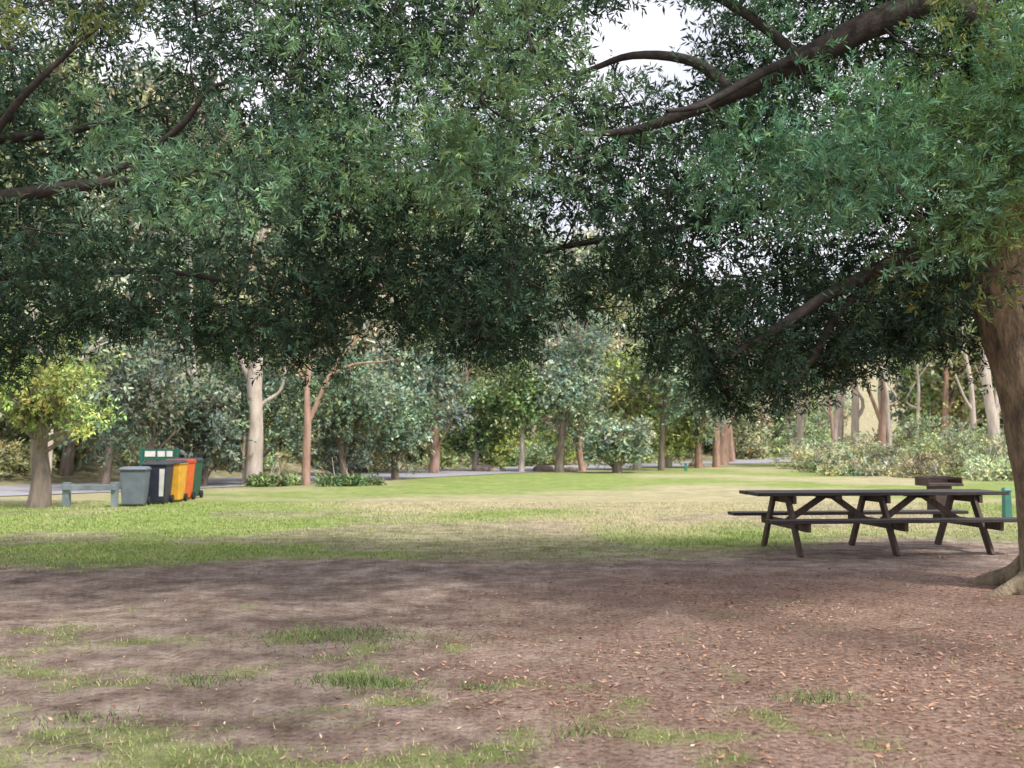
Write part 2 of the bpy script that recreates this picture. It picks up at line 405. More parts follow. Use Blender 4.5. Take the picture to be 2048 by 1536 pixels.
limbs2 = [
    ([(-8.3, 9.6, 3.0), (-6.4, 9.4, 3.55), (-4.7, 9.0, 3.72), (-3.5, 9.0, 3.88), (-2.45, 9.0, 3.92), (-1.6, 9.0, 3.75)], [.15, .11, .07, .045, .025, .012]),
    ([(-3.9, 9.0, 3.82), (-3.1, 8.9, 4.3), (-2.7, 8.8, 4.7), (-2.1, 8.8, 4.75)], [.035, .03, .02, .01]),
    ([(-6.0, 9.4, 3.6), (-4.9, 8.8, 4.0), (-4.3, 8.5, 4.5), (-3.6, 8.4, 5.1)], [.05, .04, .03, .012]),
    ([(-7.9, 9.6, 4.2), (-6, 9.6, 4.4), (-4.6, 9.6, 4.5), (-3.8, 9.6, 4.7)], [.12, .07, .05, .02]),
    ([(-8.2, 9.6, 2.8), (-6.5, 9.9, 3.1), (-5.0, 10, 3.15), (-3.6, 10, 3.2), (-2.5, 10, 3.0)], [.1, .06, .045, .03, .012]),
    ([(-7.8, 9.6, 5.0), (-5.6, 9.2, 5.6), (-3.6, 8.6, 5.7), (-1.8, 8.2, 5.6)], [.13, .08, .05, .02]),
    ([(-7.8, 9.4, 5.6), (-5.6, 6.9, 6.3), (-4.0, 4.0, 6.3), (-3.0, 1.6, 6.0)], [.12, .08, .05, .02]),
]
t2 = empty('acacia_tree.001', (0, 0, 0))
G2 = Geo()
G2.tube([(-8.5, 9.6, -.1), (-8.45, 9.6, .4), (-8.4, 9.6, 2), (-8.1, 9.6, 3.6), (-7.8, 9.5, 5.4), (-7.6, 9.3, 7.5)], [.5, .38, .32, .28, .2, .05], 16, .04, 4, 5)
add('trunk', G2.mesh('trunk_left', M_bark), t2)

# canopy clumps ------------------------------------------------------
ZX = np.array([-9, -6, -5.2, -4.7, -4.2, -3.7, -2.9, -1.9, -1.6, -.8, -.1, .35, .9, 1.4, 1.9, 2.4, 2.9, 3.4, 3.9, 4.3, 4.9, 6, 8])
ZY = np.array([2.1, 2.1, 2.2, 2.6, 2.75, 2.6, 2.35, 2.25, 2.70, 2.50, 2.25, 2.6, 2.90, 2.55, 2.18, 1.90, 1.93, 2.12, 2.34, 2.34, 2.25, 2.3, 2.6])
g = np.random.default_rng(21)
def seg_dist(p, a, b):
    a = np.array(a); b = np.array(b); t = np.clip(np.dot(p - a, b - a) / np.dot(b - a, b - a), 0, 1)
    return np.linalg.norm(p - (a + t * (b - a)))
voids = [((1.0, 6.5, 4.15), (1.85, 12.5, 6.8), .44), ((3.0, 7.2, 4.6), (.9, 7.0, 3.62), .50), ((3.0, 8.1, 4.9), (1.1, 8.0, 4.05), .25),
         ((2.9, 8.3, 2.75), (2.0, 8.3, 2.2), .12),
         ((.55, 6.5, 2.85), (1.0, 11.5, 3.85), .20), ((-3.2, 6.4, 4.2), (-5.8, 12, 6.3), .16), ((-2.9, 8.0, 4.0), (-4.8, 8.0, 3.75), .12)]
def blocked(p, r):
    return any(seg_dist(p, a, b) < rr + r * .5 for a, b, rr in voids)
BACK = []; FRONT = []; FRINGE_OVERHEAD = []
def zlow(p): return np.interp(p[0], ZX, ZY) + (9.9 - min(p[1], 9.9)) * .32
for ix in np.arange(-7.6, 7.2, .52):
    for iz in np.arange(1.7, 7.3, .46):
        for iy in (9.5, 10.4, 11.3):
            p = np.array([ix + g.normal(0, .2), iy + g.normal(0, .3), iz + g.normal(0, .16)])
            r = g.uniform(.3, .52)
            if p[2] < zlow(p) + r * .55 + (.5 if iy > 11 else 0): continue
            if p[2] > 1.45 + .48 * p[1] + .5: continue
            if p[0] < -2.2 and g.random() < .17: continue
            if blocked(p, r): continue
            if p[0] > 4.2 and p[1] < 9.9 and p[2] < 3.3: continue
            v = float(np.clip(g.lognormal(0, .3), .5, 1.7))
            BACK.append((p, (r * 1.15, r * 1.15, r * .9), np.array([.062, .115, .078]) * v, 0 if p[0] > -1.9 else 1))  # dark tint puts the shade of the inner canopy into the leaf colour
for ix in np.arange(-7.4, 6.8, .62):
    for iz in np.arange(2.3, 6.2, .56):
        for iy in (7.5, 8.6):
            p = np.array([ix + g.normal(0, .24), iy + g.normal(0, .35), iz + g.normal(0, .2)])
            r = g.uniform(.28, .54)
            if p[2] < zlow(p) + r * .5: continue
            if p[2] > 1.45 + .48 * p[1] + .4: continue
            pr = .80 if p[0] < -2.2 else (.38 if iy > 8 else .52)
            if g.random() < pr: continue
            if blocked(p, r): continue
            if p[0] > 4.2 and p[1] < 9.9 and p[2] < 3.3: continue
            v = float(np.clip(g.lognormal(0, .3), .5, 1.6))
            t = (np.array([.095, .17, .115]) if p[0] < -2 else np.array([.155, .27, .145]) if p[0] < 1.2 else np.array([.125, .25, .15])) * v  # brighter tints paint the front clumps as lit against the dark back
            if g.random() < .14: t = np.array([.22, .28, .10]) * g.uniform(.8, 1.2)
            FRONT.append((p, (r * 1.15, r * 1.15, r * .95), t, 0 if p[0] > -1.9 else 1))
for (cx, cy_, cz, sx, sy, sz, n, t) in [(4.4, 8.3, 4.3, .45, .35, .6, 26, (.17, .28, .115)), (2.75, 7.4, 3.55, .5, .3, .38, 14, (.15, .30, .18)), (-1.2, 7.8, 3.5, .9, .3, .3, 16, (.18, .32, .18)), (-.3, 8.0, 3.3, .45, .3, .25, 9, (.18, .31, .18)), (3.6, 7.6, 4.0, .4, .3, .55, 10, (.16, .30, .14))]:  # extra bright tufts, their lit look is put into the tint
    for i in range(n):
        p = np.array([cx + g.normal(0, sx), cy_ + g.normal(0, sy), cz + g.normal(0, sz)]); r = g.uniform(.24, .42)
        if p[2] < zlow(p) + r or blocked(p, r): continue
        FRONT.append((p, (r * 1.1, r * 1.1, r), np.array(t) * g.uniform(.7, 1.2), 0 if p[0] > -1.9 else 1))
for i in range(330):
    x = g.uniform(-6.5, 5); y = g.uniform(8.6, 10.8)
    if x > 4.2 and y < 10.1: continue
    r = g.uniform(.12, .28)
    p = np.array([x, y, 0.]); p[2] = zlow(p) + g.uniform(-.08, .4)
    if blocked(p, r): continue
    FRINGE_OVERHEAD.append((p, (r * 1.2, r * 1.2, r), np.array([.07, .135, .085]) * g.uniform(.6, 1.3), 0 if x > -1.9 else 1))
for i in range(190):  # unseen overhead clumps, thinned to set the shade and dapple below
    p = np.array([g.uniform(-8, 8), g.uniform(2.0, 10.5), g.uniform(5.0, 8.0)])
    if p[2] < 1.45 + .47 * p[1] + .6: continue
    if p[1] < 6.5 and g.random() < .5: continue
    if blocked(p, .3): continue
    r = g.uniform(.4, .7)
    FRINGE_OVERHEAD.append((p, (r * 1.2, r * 1.2, r * .6), None, 0 if p[0] > -2 else 1))

def twigs(Gx, limbs, CC, seed):
    gg = np.random.default_rng(seed)
    pts = []
    for P, Rr in limbs:
        Gx.tube(P, Rr, 8, .05, 5, seed)
        P = np.array(P)
        for i in range(len(P) - 1):
            for t in (0, .25, .5, .75): pts.append(P[i] * (1 - t) + P[i + 1] * t)
        pts.append(P[-1])
    for c_ in CC[np.argsort([np.min(np.linalg.norm(np.array(pts) - c, axis=1)) for c in CC])]:
        A = np.array(pts)
        d = np.linalg.norm(A - c_, axis=1); j = np.argmin(d)
        a = A[j]; L_ = d[j]
        if L_ > 1.5 or L_ < .05: continue
        mid = (a + c_) / 2 + gg.normal(0, .14 * L_ + .02, 3) + np.array([0, 0, .05 * L_])
        Gx.tube([a, mid, c_, c_ + gg.normal(0, .15, 3)], [.009 + .005 * L_, .008, .006, .003], 5, 0, 3)
        pts.append(mid); pts.append(c_)
def arr(lst, k_, big=None):
    s = [q for q in lst if q[3] == k_ and (q[2] is None) == (big == 'over')]
    t = np.array([.10, .19, .11])
    return np.array([q[0] for q in s]), np.array([q[1] for q in s]), np.array([q[2] if q[2] is not None else t for q in s])
for T_, limbs, k_, sd in ((t1, limbs1, 0, 3), (t2, limbs2, 1, 4)):
    gg = np.random.default_rng(50 + k_)
    bC, bR, bT = arr(BACK, k_); fC, fR, fT = arr(FRONT, k_); rC, rR, rT = arr(FRINGE_OVERHEAD, k_); oC, oR, oT = arr(FRINGE_OVERHEAD, k_, 'over')
    Gx = Geo(); twigs(Gx, limbs, np.concatenate([fC, bC, rC, oC]), sd)
    add('branches', Gx.mesh('branches', M_bark_dark), T_)
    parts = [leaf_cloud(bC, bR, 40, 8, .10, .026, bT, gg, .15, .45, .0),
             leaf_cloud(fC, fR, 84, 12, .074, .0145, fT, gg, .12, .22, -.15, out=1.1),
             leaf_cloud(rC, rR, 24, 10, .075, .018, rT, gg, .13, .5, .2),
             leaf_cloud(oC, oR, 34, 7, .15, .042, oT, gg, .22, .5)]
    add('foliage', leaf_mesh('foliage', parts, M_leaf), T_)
    print('leaves', len(bC), len(fC), sum(len(p[0]) for p in parts) // 4)

# ------------------------------------------------------------------ generic trees
def tree_parts(h, cr, cb, tr, nblob, S, M, L_, W_, tint, g, lean=0.0, Ls=None, bend=.25, blobr=(.28, .45)):
    Gx = Geo()
    top = np.array([lean * h, g.normal(0, .04) * h, h * .88])
    P = [np.array([0, 0, -.1])]
    for t in (.15, .35, .6, .8):
        P.append(top * t + np.array([g.normal(0, bend * .15), g.normal(0, bend * .15), 0]) * h * .3)
    P.append(top)
    Gx.tube(P, [tr * 1.35, tr, tr * .85, tr * .6, tr * .35, tr * .12], 8, .06, 3, int(g.integers(99)))
    Pn = np.array(P)
    ch = h - cb
    d = nrm(g.normal(size=(nblob, 3))); u = g.random((nblob, 1)) ** .5
    prof = np.array([cr, cr, ch / 2])
    Cc = np.array([top[0] * .6, top[1] * .6, cb + ch / 2]) + d * u * prof * .78 + g.normal(0, .12, (nblob, 3)) * cr
    br = g.uniform(blobr[0], blobr[1], nblob) * min(cr, ch / 2) * 1.15
    Rr = np.stack([br * 1.15, br * 1.15, br * .8], -1)
    for c_ in Cc:
        z0 = max(min(c_[2] - .25 * ch, top[2] * .9), cb * .7)
        a = np.array([np.interp(z0, Pn[:, 2], Pn[:, 0]), np.interp(z0, Pn[:, 2], Pn[:, 1]), z0])
        mid = (a + c_) / 2 + g.normal(0, .08, 3) * cr
        Gx.tube([a, mid, c_], [tr * .32, tr * .2, tr * .06], 5, 0, 3)
    tn = tint[None] * g.lognormal(0, .25, (nblob, 1)) * (1 + g.normal(0, .07, (nblob, 3)))
    V, c_ = leaf_cloud(Cc, Rr, S, M, L_, W_, tn, g, Ls or L_ * 1.3, .5, .2)
    return Gx, V, c_
def place_tree(name, x, y, bark, seed, rz=0, **kw):
    g = np.random.default_rng(seed)
    e = empty(name, (x, y, float(height(np.array([x]), np.array([y]))[0])), rz)
    Gx, V, c_ = tree_parts(g=g, **kw)
    add('trunk', Gx.mesh('trunk', bark), e)
    add('crown', np_mesh('crown', V, np.arange(len(V)).reshape(-1, 4), M_leaf_far, c_), e)
    return e
GG = np.array([.27, .345, .25])  # distance haze put into the leaf colour: lighter and less saturated
YG = np.array([.36, .44, .16])
MG = np.array([.20, .28, .13])
place_tree('wattle_tree', -10.65, 22.2, M_bark_grey, 1, h=4.3, cr=2.0, cb=1.2, tr=.22, nblob=34, S=45, M=7, L_=.13, W_=.045, tint=YG, lean=.02, blobr=(.18, .36))
for i, (x, y, h, cr, cb) in enumerate([(-11.3, 31, 6.0, 2.6, .7), (-9.4, 36, 5.4, 2.4, .3), (-14.0, 34, 6.5, 2.6, 1.2), (-17.5, 37, 7.5, 2.8, 1.0), (-6.2, 36.5, 5.2, 2.2, .2), (-4.6, 39.0, 4.4, 1.9, .2), (-10.3, 33, 3.6, 1.7, .1)]):
    place_tree('tea_tree', x, y, M_bark_grey, 10 + i, h=h, cr=cr, cb=cb, tr=.13, nblob=30, S=46, M=6, L_=.19, W_=.08, tint=GG * (.95 if i % 2 else .8), blobr=(.2, .42))
row = [(-5.4, 45.5, 6.4, 2.3, .9), (-3.7, 46.5, 8.0, 2.2, 1.2), (.45, 48.5, 6.0, 1.6, 1.5), (2.3, 48, 6.6, 1.9, .8), (3.6, 50, 9.2, 2.3, 1.6), (6.6, 52, 7.2, 2.6, .6), (7.7, 51.0, 9.0, 2.0, 1.8), (10.6, 56, 7.6, 2.2, 1.0), (-1.9, 50, 4.6, 1.9, .2), (5.0, 47, 3.2, 1.7, .2), (-7.0, 43, 4.0, 2.0, .2), (9.0, 57, 4.2, 2.2, .2)]
for i, (x, y, h, cr, cb) in enumerate(row):
    tn = [GG * .95, GG * 1.1, np.array([.36, .44, .17]), GG * .9, GG * 1.2, MG * 1.1][(i * 5 + 1) % 6]
    place_tree('tea_tree', x, y, [M_bark_grey, M_bark_red, M_bark_pale][i % 3], 30 + i, h=h, cr=cr, cb=cb, tr=.14 + .06 * (i % 2), nblob=30, S=40, M=6, L_=.22, W_=.095, tint=tn, lean=(-.06, .04, .0, .08, -.04)[i % 5], blobr=(.18, .45))

def gum(name, x, y, bark, paths, crown=None, seed=0, tint=GG):
    e = empty(name, (x, y, float(height(np.array([x * 1.]), np.array([y * 1.]))[0]))); Gx = Geo()
    for i, (P, Rr) in enumerate(paths): Gx.tube(P, Rr, 10, .06, 4, seed + i)
    add('trunk', Gx.mesh('trunk', bark), e)
    if crown:
        g = np.random.default_rng(seed)
        cx, cy_, cz, rx, rz_, nb = crown
        Cc = np.array([cx, cy_, cz]) + nrm(g.normal(size=(nb, 3))) * g.random((nb, 1)) ** .5 * np.array([rx, rx, rz_])
        Rr = np.repeat(g.uniform(.5, .95, (nb, 1)), 3, 1) * np.array([1.2, 1.2, .8])
        V, c_ = leaf_cloud(Cc, Rr, 45, 6, .22, .08, tint * g.uniform(.7, 1.3, (nb, 1)), g, .25, .5, .3)
        add('crown', np_mesh('crown', V, np.arange(len(V)).reshape(-1, 4), M_leaf_far, c_), e)
    return e
gum('gum_tree', -8.75, 33.4, M_bark_pale, [([(0, 0, -.1), (.02, 0, .6), (.05, 0, 2), (.0, 0, 3.6), (.1, 0, 5.2), (.25, 0, 7.5), (.1, 0, 11)], [.34, .3, .27, .26, .2, .15, .06]),
     ([(-.02, 0, 3.4), (-.5, .1, 4.3), (-.9, .2, 5.2), (-1.5, .2, 7)], [.14, .12, .08, .04]),
     ([(-.3, .1, -.1), (-.32, .1, 1.5), (-.1, .1, 2.2), (.3, .1, 2.8), (.9, .1, 3.3), (1.1, 0, 4.6)], [.11, .09, .08, .07, .05, .03])], (0, 0, 9, 2.8, 2.2, 16), 3)
gum('gum_tree', -7.0, 33.6, M_bark_red, [([(0, 0, -.1), (0, 0, .8), (.03, 0, 2.15), (.0, 0, 3.3), (.15, 0, 4.9), (.2, 0, 6.5)], [.17, .14, .13, .09, .07, .03]),
     ([(.03, 0, 2.1), (.35, 0, 2.8), (.8, -.1, 3.8), (1.5, -.2, 4.7), (2.3, -.2, 5.5)], [.1, .08, .06, .05, .02]),
     ([(.75, -.1, 3.7), (1.6, -.2, 4.1), (2.6, -.2, 4.2), (3.6, -.3, 4.4)], [.045, .04, .03, .01]),
     ([(.0, 0, 3.4), (-.5, 0, 4.1), (-1.2, .1, 4.0)], [.05, .03, .01])], (.5, 0, 8, 2, 1.4, 10), 6)
gum('dead_tree', -13.0, 27.5, M_bark_pale, [([(0, 0, -.1), (.1, 0, 1.8), (-.05, 0, 3.2), (-.3, 0, 4.3), (-.5, 0, 5.2)], [.12, .1, .08, .05, .02]),
     ([(.1, 0, 2.0), (.6, 0, 3.2), (1.2, 0, 4.1), (2.1, 0, 4.9)], [.07, .06, .045, .015]), ([(1.1, 0, 4.0), (1.8, 0, 4.3), (2.6, 0, 4.4)], [.035, .025, .01]),
     ([(0, 0, 3.0), (.35, 0, 4.0), (.4, 0, 5.0)], [.05, .03, .01]), ([(-.3, 0, 4.2), (-1, 0, 4.9)], [.04, .01])], None, 9)
rt = [(12.0, 58, M_bark_red, .2), (13.4, 63, M_bark_red, .36), (19.8, 60, M_bark_pale, .2), (20.6, 59, M_bark_pale, .24), (17.5, 60, M_bark_pale, .15), (21.8, 58, M_bark_red, .24), (18.6, 57, M_bark_pale, .15),
      (25, 57, M_bark_red, .2), (25.0, 66, M_bark_pale, .2), (21.2, 43.3, M_bark_pale, .24), (24.5, 52, M_bark_pale, .14), (16.5, 74, M_bark_red, .2), (29, 64, M_bark_pale, .22), (23.7, 47, M_bark_red, .13),
      (1.2, 66, M_bark_pale, .16), (5.6, 62, M_bark_pale, .12), (-3.0, 60, M_bark_red, .14), (-13.5, 43, M_bark_pale, .15), (9.6, 72, M_bark_pale, .17), (20.8, 54, M_bark_pale, .12), (18.4, 63, M_bark_pale, .16), (27.5, 56, M_bark_pale, .15), (22.6, 55, M_bark_pale, .1), (17.9, 55, M_bark_red, .1)]
for i, (x, y, bk, r) in enumerate(rt):
    g = np.random.default_rng(200 + i); ln = g.normal(0, .7); h = g.uniform(9, 13)
    P = [(0, 0, -.1), (ln * .15, 0, 2), (ln * .4 + g.normal(0, .15), 0, 4.5), (ln * .8, 0, 7), (ln, 0, h)]
    b = ([(ln * .2, 0, 2.5 + g.random()), (ln * .2 + .5 * g.choice([-1, 1]), 0, 4.0), (ln * .2 + 1.3 * g.choice([-1, 1]), .2, 6.5)], [r * .6, r * .4, .03])
    gum('gum_tree', x, y, bk, [(P, [r * 1.3, r, r * .85, r * .6, r * .2]), b], (ln, 0, h - 1.5, 2.2, 1.8, 10), 210 + i, GG * 1.1)

# ------------------------------------------------------------------ shrubs right bank
def shrub(x, y, r, h, tint, seed, L_=.17):
    g = np.random.default_rng(seed); nb = 20
    Cc = np.c_[g.normal(0, r * .5, nb), g.normal(0, r * .4, nb), g.uniform(.12, .9, nb) ** 1.3 * h]
    Rr = np.repeat(g.uniform(.2, .42, (nb, 1)), 3, 1) * np.array([r, r, h * .7])
    V, c_ = leaf_cloud(Cc, Rr, 38, 6, L_, L_ * .36, tint[None] * g.uniform(.7, 1.3, (nb, 1)) * (1 + g.normal(0, .08, (nb, 3))), g, L_ * 1.4, .5, -.2)
    V[:, 2] = np.abs(V[:, 2])
    e = empty('shrub', (x, y, float(height(np.array([x]), np.array([y]))[0])))
    add('leaves', np_mesh('leaves', V, np.arange(len(V)).reshape(-1, 4), M_leaf_far, c_), e)
    Gx = Geo()
    for i in range(9): Gx.tube([(0, 0, -.05), Cc[i] * .5, Cc[i], Cc[i] + g.normal(0, .3, 3) + np.array([0, 0, .5])], [.03, .02, .012, .006], 5, 0, 2)
    add('stems', Gx.mesh('stems', M_bark_pale), e)
LG = np.array([.44, .50, .29])
for i, (x, y, r, h) in enumerate([(15.5, 47, 1.5, .9), (17.6, 46, 2, 1.3), (19.6, 44.5, 2.2, 1.8), (17.5, 41, 1.6, .9), (20.8, 41, 2.2, 1.6), (19.0, 38.5, 1.5, .8), (22.8, 45, 2.4, 2.2), (15.0, 43.5, 1.0, .5), (18, 51, 2.3, 1.8), (23, 39, 2.2, 1.8), (21.0, 50, 2.2, 2.6), (16.4, 54, 1.8, 1.5)]):
    shrub(x, y, r, h, LG * (.85 + .15 * (i % 3)) * np.array([1 + .12 * (i % 2), 1, 1 + .1 * (i % 2)]), 300 + i)
for i, (x, y, r, h) in enumerate([(-14.5, 40.5, 1.5, 1.0), (-19, 35.5, 1.8, 1.2), (-12, 43.5, 1.6, 1.2), (-23, 33, 2, 1.5), (-2.5, 62, 2.2, 2.4), (-4.5, 61, 2, 2.0), (-.5, 63, 2, 2.6), (3, 64, 2.2, 2), (-.8, 60.5, 1.6, 1.6)]):
    shrub(x, y, r, h, np.array([.44, .52, .15]) if i > 3 else np.array([.42, .42, .22]), 330 + i, .2)
shrub(-8.1, 33.0, .7, .15, MG, 350); shrub(-5.6, 33.6, .9, .12, MG, 351)

# ------------------------------------------------------------------ distant forest (one instanced mass)
forest = empty('distant_forest')
vars_ = []
for i in range(7):
    g = np.random.default_rng(400 + i)
    tint = np.array([[.35, .41, .25], [.43, .48, .27], [.29, .36, .25], [.47, .50, .29], [.33, .39, .28], [.52, .48, .38], [.38, .47, .22]])[i] * 1.05  # crown tints lightened to carry haze in the colour
    Gx, V, c_ = tree_parts(h=11, cr=3.2, cb=(1.0, 2.4, .5)[i % 3], tr=.2, nblob=32, S=40, M=5, L_=.4, W_=.18, tint=tint, g=g, lean=g.normal(0, .06), blobr=(.2, .45))
    vars_.append((Gx.mesh('forest_trunk_%d' % i, [M_bark_pale, M_bark_red, M_bark_grey][i % 3]), np_mesh('forest_crown_%d' % i, V, np.arange(len(V)).reshape(-1, 4), M_leaf_far, c_)))
sv = []
for i in range(3):
    g = np.random.default_rng(450 + i); nb = 18
    Cc = np.c_[g.normal(0, 1.3, nb), g.normal(0, 1.3, nb), g.uniform(.2, 2.0, nb)]
    Rr = np.repeat(g.uniform(.6, 1.0, (nb, 1)), 3, 1)
    V, c_ = leaf_cloud(Cc, Rr, 40, 5, .3, .13, np.array([[.38, .46, .21], [.47, .48, .29], [.29, .37, .21]])[i][None] * g.uniform(.7, 1.3, (nb, 1)), g, .4, .5, 0)
    sv.append(np_mesh('understorey_%d' % i, V, np.arange(len(V)).reshape(-1, 4), M_leaf_far, c_))
g = np.random.default_rng(500)
pos = []
def forest_tree(x, y, s):
    z = float(height(np.array([x]), np.array([y]))[0])
    tm, cm = vars_[int(g.integers(7))]
    rz = g.uniform(0, 2 * PI); sz = s * g.uniform(.95, 1.05)
    for nm_, mm in (('forest_trunk', tm), ('forest_crown', cm)):
        o = add(nm_, mm, forest, (x, y, z)); o.scale = (s, s, sz); o.rotation_euler = (0, 0, rz)
def bush(x, y, s):
    z = float(height(np.array([x]), np.array([y]))[0])
    o = add('understorey', sv[int(g.integers(3))], forest, (x, y, z)); o.scale = (s, s, s * g.uniform(.7, 1.1)); o.rotation_euler = (0, 0, g.uniform(0, 6))
def spaced(x, y, d):
    if any((x - a) ** 2 + (y - b) ** 2 < d * d for a, b in pos): return False
    pos.append((x, y)); return True
# slope above the bend of the road on the right
for t in range(900):
    x = g.uniform(20, 66); dd = g.uniform(7, 46); y = float(road_y(x)) + dd
    if x > .56 * y + 8 or x < .28 * y - 6: continue
    if spaced(x, y, 3.6): forest_tree(x, y, g.uniform(.8, 1.3) * (.8 if dd < 12 else 1))
for t in range(130):
    x = g.uniform(20, 62); dd = g.uniform(5.5, 26); y = float(road_y(x)) + dd
    if x > .56 * y + 8: continue
    bush(x, y, g.uniform(.7, 1.4))
nright = len(pos); print('right slope', nright)
n = 0; tries = 0
while n < 290 and tries < 14000:
    tries += 1
    y = g.uniform(24, 150) ; x = g.uniform(-88, 90)
    if abs(x) > y * .56 + 8: continue
    ry = float(road_y(x))
    dd = y - ry
    right = x > .42 * y - .5 and y > 58 and abs(dd) > 5
    if dd < 8 and not right: continue
    if dd > 66: continue
    if not spaced(x, y, 3.0 + .018 * y): continue
    n += 1
    forest_tree(x, y, g.uniform(.65, 1.4) * (.75 if 0 < dd < 14 else 1))
n2 = 0
while n2 < 250:
    y = g.uniform(24, 125); x = g.uniform(-75, 85)
    if abs(x) > y * .56 + 8: continue
    dd = y - float(road_y(x))
    right = x > .37 * y and y > 54 and dd < -5
    if (dd < 5.5 or dd > 34) and not right: continue
    bush(x, y, g.uniform(.5, 1.1) * (.75 if right else 1))
    n2 += 1

# ------------------------------------------------------------------ box helper objects
import bmesh
def box_bm(bm, size, M):
    bmesh.ops.create_cube(bm, size=1, matrix=M @ Matrix.Diagonal((*size, 1)))
def beam(bm, p0, p1, w, t, up=(0, 0, 1)):
    p0 = Vector(p0); p1 = Vector(p1); d = p1 - p0; l = d.length; z = d.normalized()
    u = Vector(up)
    if abs(z.dot(u)) > .99: u = Vector((1, 0, 0))
    x = u.cross(z).normalized(); y = z.cross(x)
    M = Matrix((x, y, z)).transposed().to_4x4(); M.translation = (p0 + p1) / 2
    box_bm(bm, (w, t, l), M)
def finish(bm, name, mat, parent, bev=.006, smooth=False):
    me = bpy.data.meshes.new(name); bm.to_mesh(me); bm.free(); me.materials.append(mat)
    o = add(name, me, parent)
    if bev:
        b = o.modifiers.new('Bevel', 'BEVEL'); b.width = bev; b.segments = 2; b.limit_method = 'ANGLE'
    return o

pt = empty('picnic_table', (4.86, 13.35, 0), math.radians(6))
bm = bmesh.new(); Lt = 3.45
for i in range(5):
    box_bm(bm, (Lt - .012 * (i % 3), .143, .045), Matrix.Translation((0, -.31 + i * .155, .775)))
finish(bm, 'table_top', M_wood_dark, pt)
for sgn, nm_ in ((-1, 'seat_front'), (1, 'seat_rear')):
    bm = bmesh.new()
    for k_ in (0, 1): box_bm(bm, (Lt, .135, .045), Matrix.Translation((0, sgn * (.66 + .145 * k_), .455)))
    finish(bm, nm_, M_wood_dark, pt)
for i, fx in enumerate((-1.28, 0, 1.28)):
    bm = bmesh.new()
    for s in (-1, 1):
        beam(bm, (fx, s * .24, .752), (fx, s * .66, -.01), .105, .05, (1, 0, 0))
    box_bm(bm, (.05, .74, .10), Matrix.Translation((fx + .052, 0, .70)))
    box_bm(bm, (.05, 1.64, .11), Matrix.Translation((fx + .052, 0, .377)))
    finish(bm, 'a_frame_%d' % (i + 1), M_wood_brown, pt)
bm = bmesh.new()
for a, b in ((-1.2, -.66), (-.08, -.58), (.13, .62), (1.22, .70)):
    beam(bm, (a, 0, .40), (b, 0, .75), .08, .045, (0, 1, 0))
box_bm(bm, (.09, .7, .045), Matrix.Translation((-.62, 0, .728))); box_bm(bm, (.09, .7, .045), Matrix.Translation((.66, 0, .728)))
finish(bm, 'braces', M_wood_brown, pt)

M_steel = noise_mat('dark_steel', (.03, .022, .02), (.09, .06, .05), 5, rough=.5, bump=.1)
bq = empty('park_barbecue', (8.9, 20.6, 0), math.radians(8))
bm = bmesh.new(); box_bm(bm, (.36, .36, .55), Matrix.Translation((0, 0, .275))); finish(bm, 'pedestal', M_steel, bq, .01)
bm = bmesh.new(); box_bm(bm, (.78, .52, .06), Matrix.Translation((0, 0, .58)))
box_bm(bm, (.78, .03, .14), Matrix.Translation((0, .245, .68))); box_bm(bm, (.03, .455, .12), Matrix.Translation((-.374, 0, .67))); box_bm(bm, (.03, .455, .12), Matrix.Translation((.374, 0, .67)))
finish(bm, 'hotplate_tray', M_steel, bq, .006)
bm = bmesh.new()
for k_ in range(9): box_bm(bm, (.012, .455, .012), Matrix.Translation((-.3 + .075 * k_, 0, .70)))
finish(bm, 'grill_bars', M_steel, bq, 0)

def plastic(name, c, rough=.5):
    return noise_mat(name, tuple(v * .8 for v in c), tuple(min(v * 1.15, 1) for v in c), 4, rough=rough, bump=.05)
M_grey = plastic('bin_grey', (.15, .18, .215)); M_navy = plastic('bin_navy', (.03, .035, .06)); M_lid = plastic('bin_lid', (.035, .04, .045))
M_yel = plastic('bin_yellow', (.80, .42, .05)); M_org = plastic('bin_orange', (.72, .14, .03)); M_green = plastic('bin_green', (.025, .10, .065)); M_whi = plastic('white_panel', (.7, .7, .68))
M_rub = plastic('rubber', (.02, .02, .02), .8)
M_redlid = plastic('bin_red', (.45, .035, .02))
def frustum(bm, w0, d0, w1, d1, z0, z1, yo=0):
    vs = []
    for z, w, d in ((z0, w0, d0), (z1, w1, d1)):
        for sx, sy in ((-1, -1), (1, -1), (1, 1), (-1, 1)):
            vs.append(bm.verts.new((sx * w / 2, sy * d / 2 + (yo if z == z1 else 0), z)))
    for f in ((3, 2, 1, 0), (4, 5, 6, 7), (0, 1, 5, 4), (1, 2, 6, 5), (2, 3, 7, 6), (3, 0, 4, 7)):
        bm.faces.new([vs[i] for i in f])
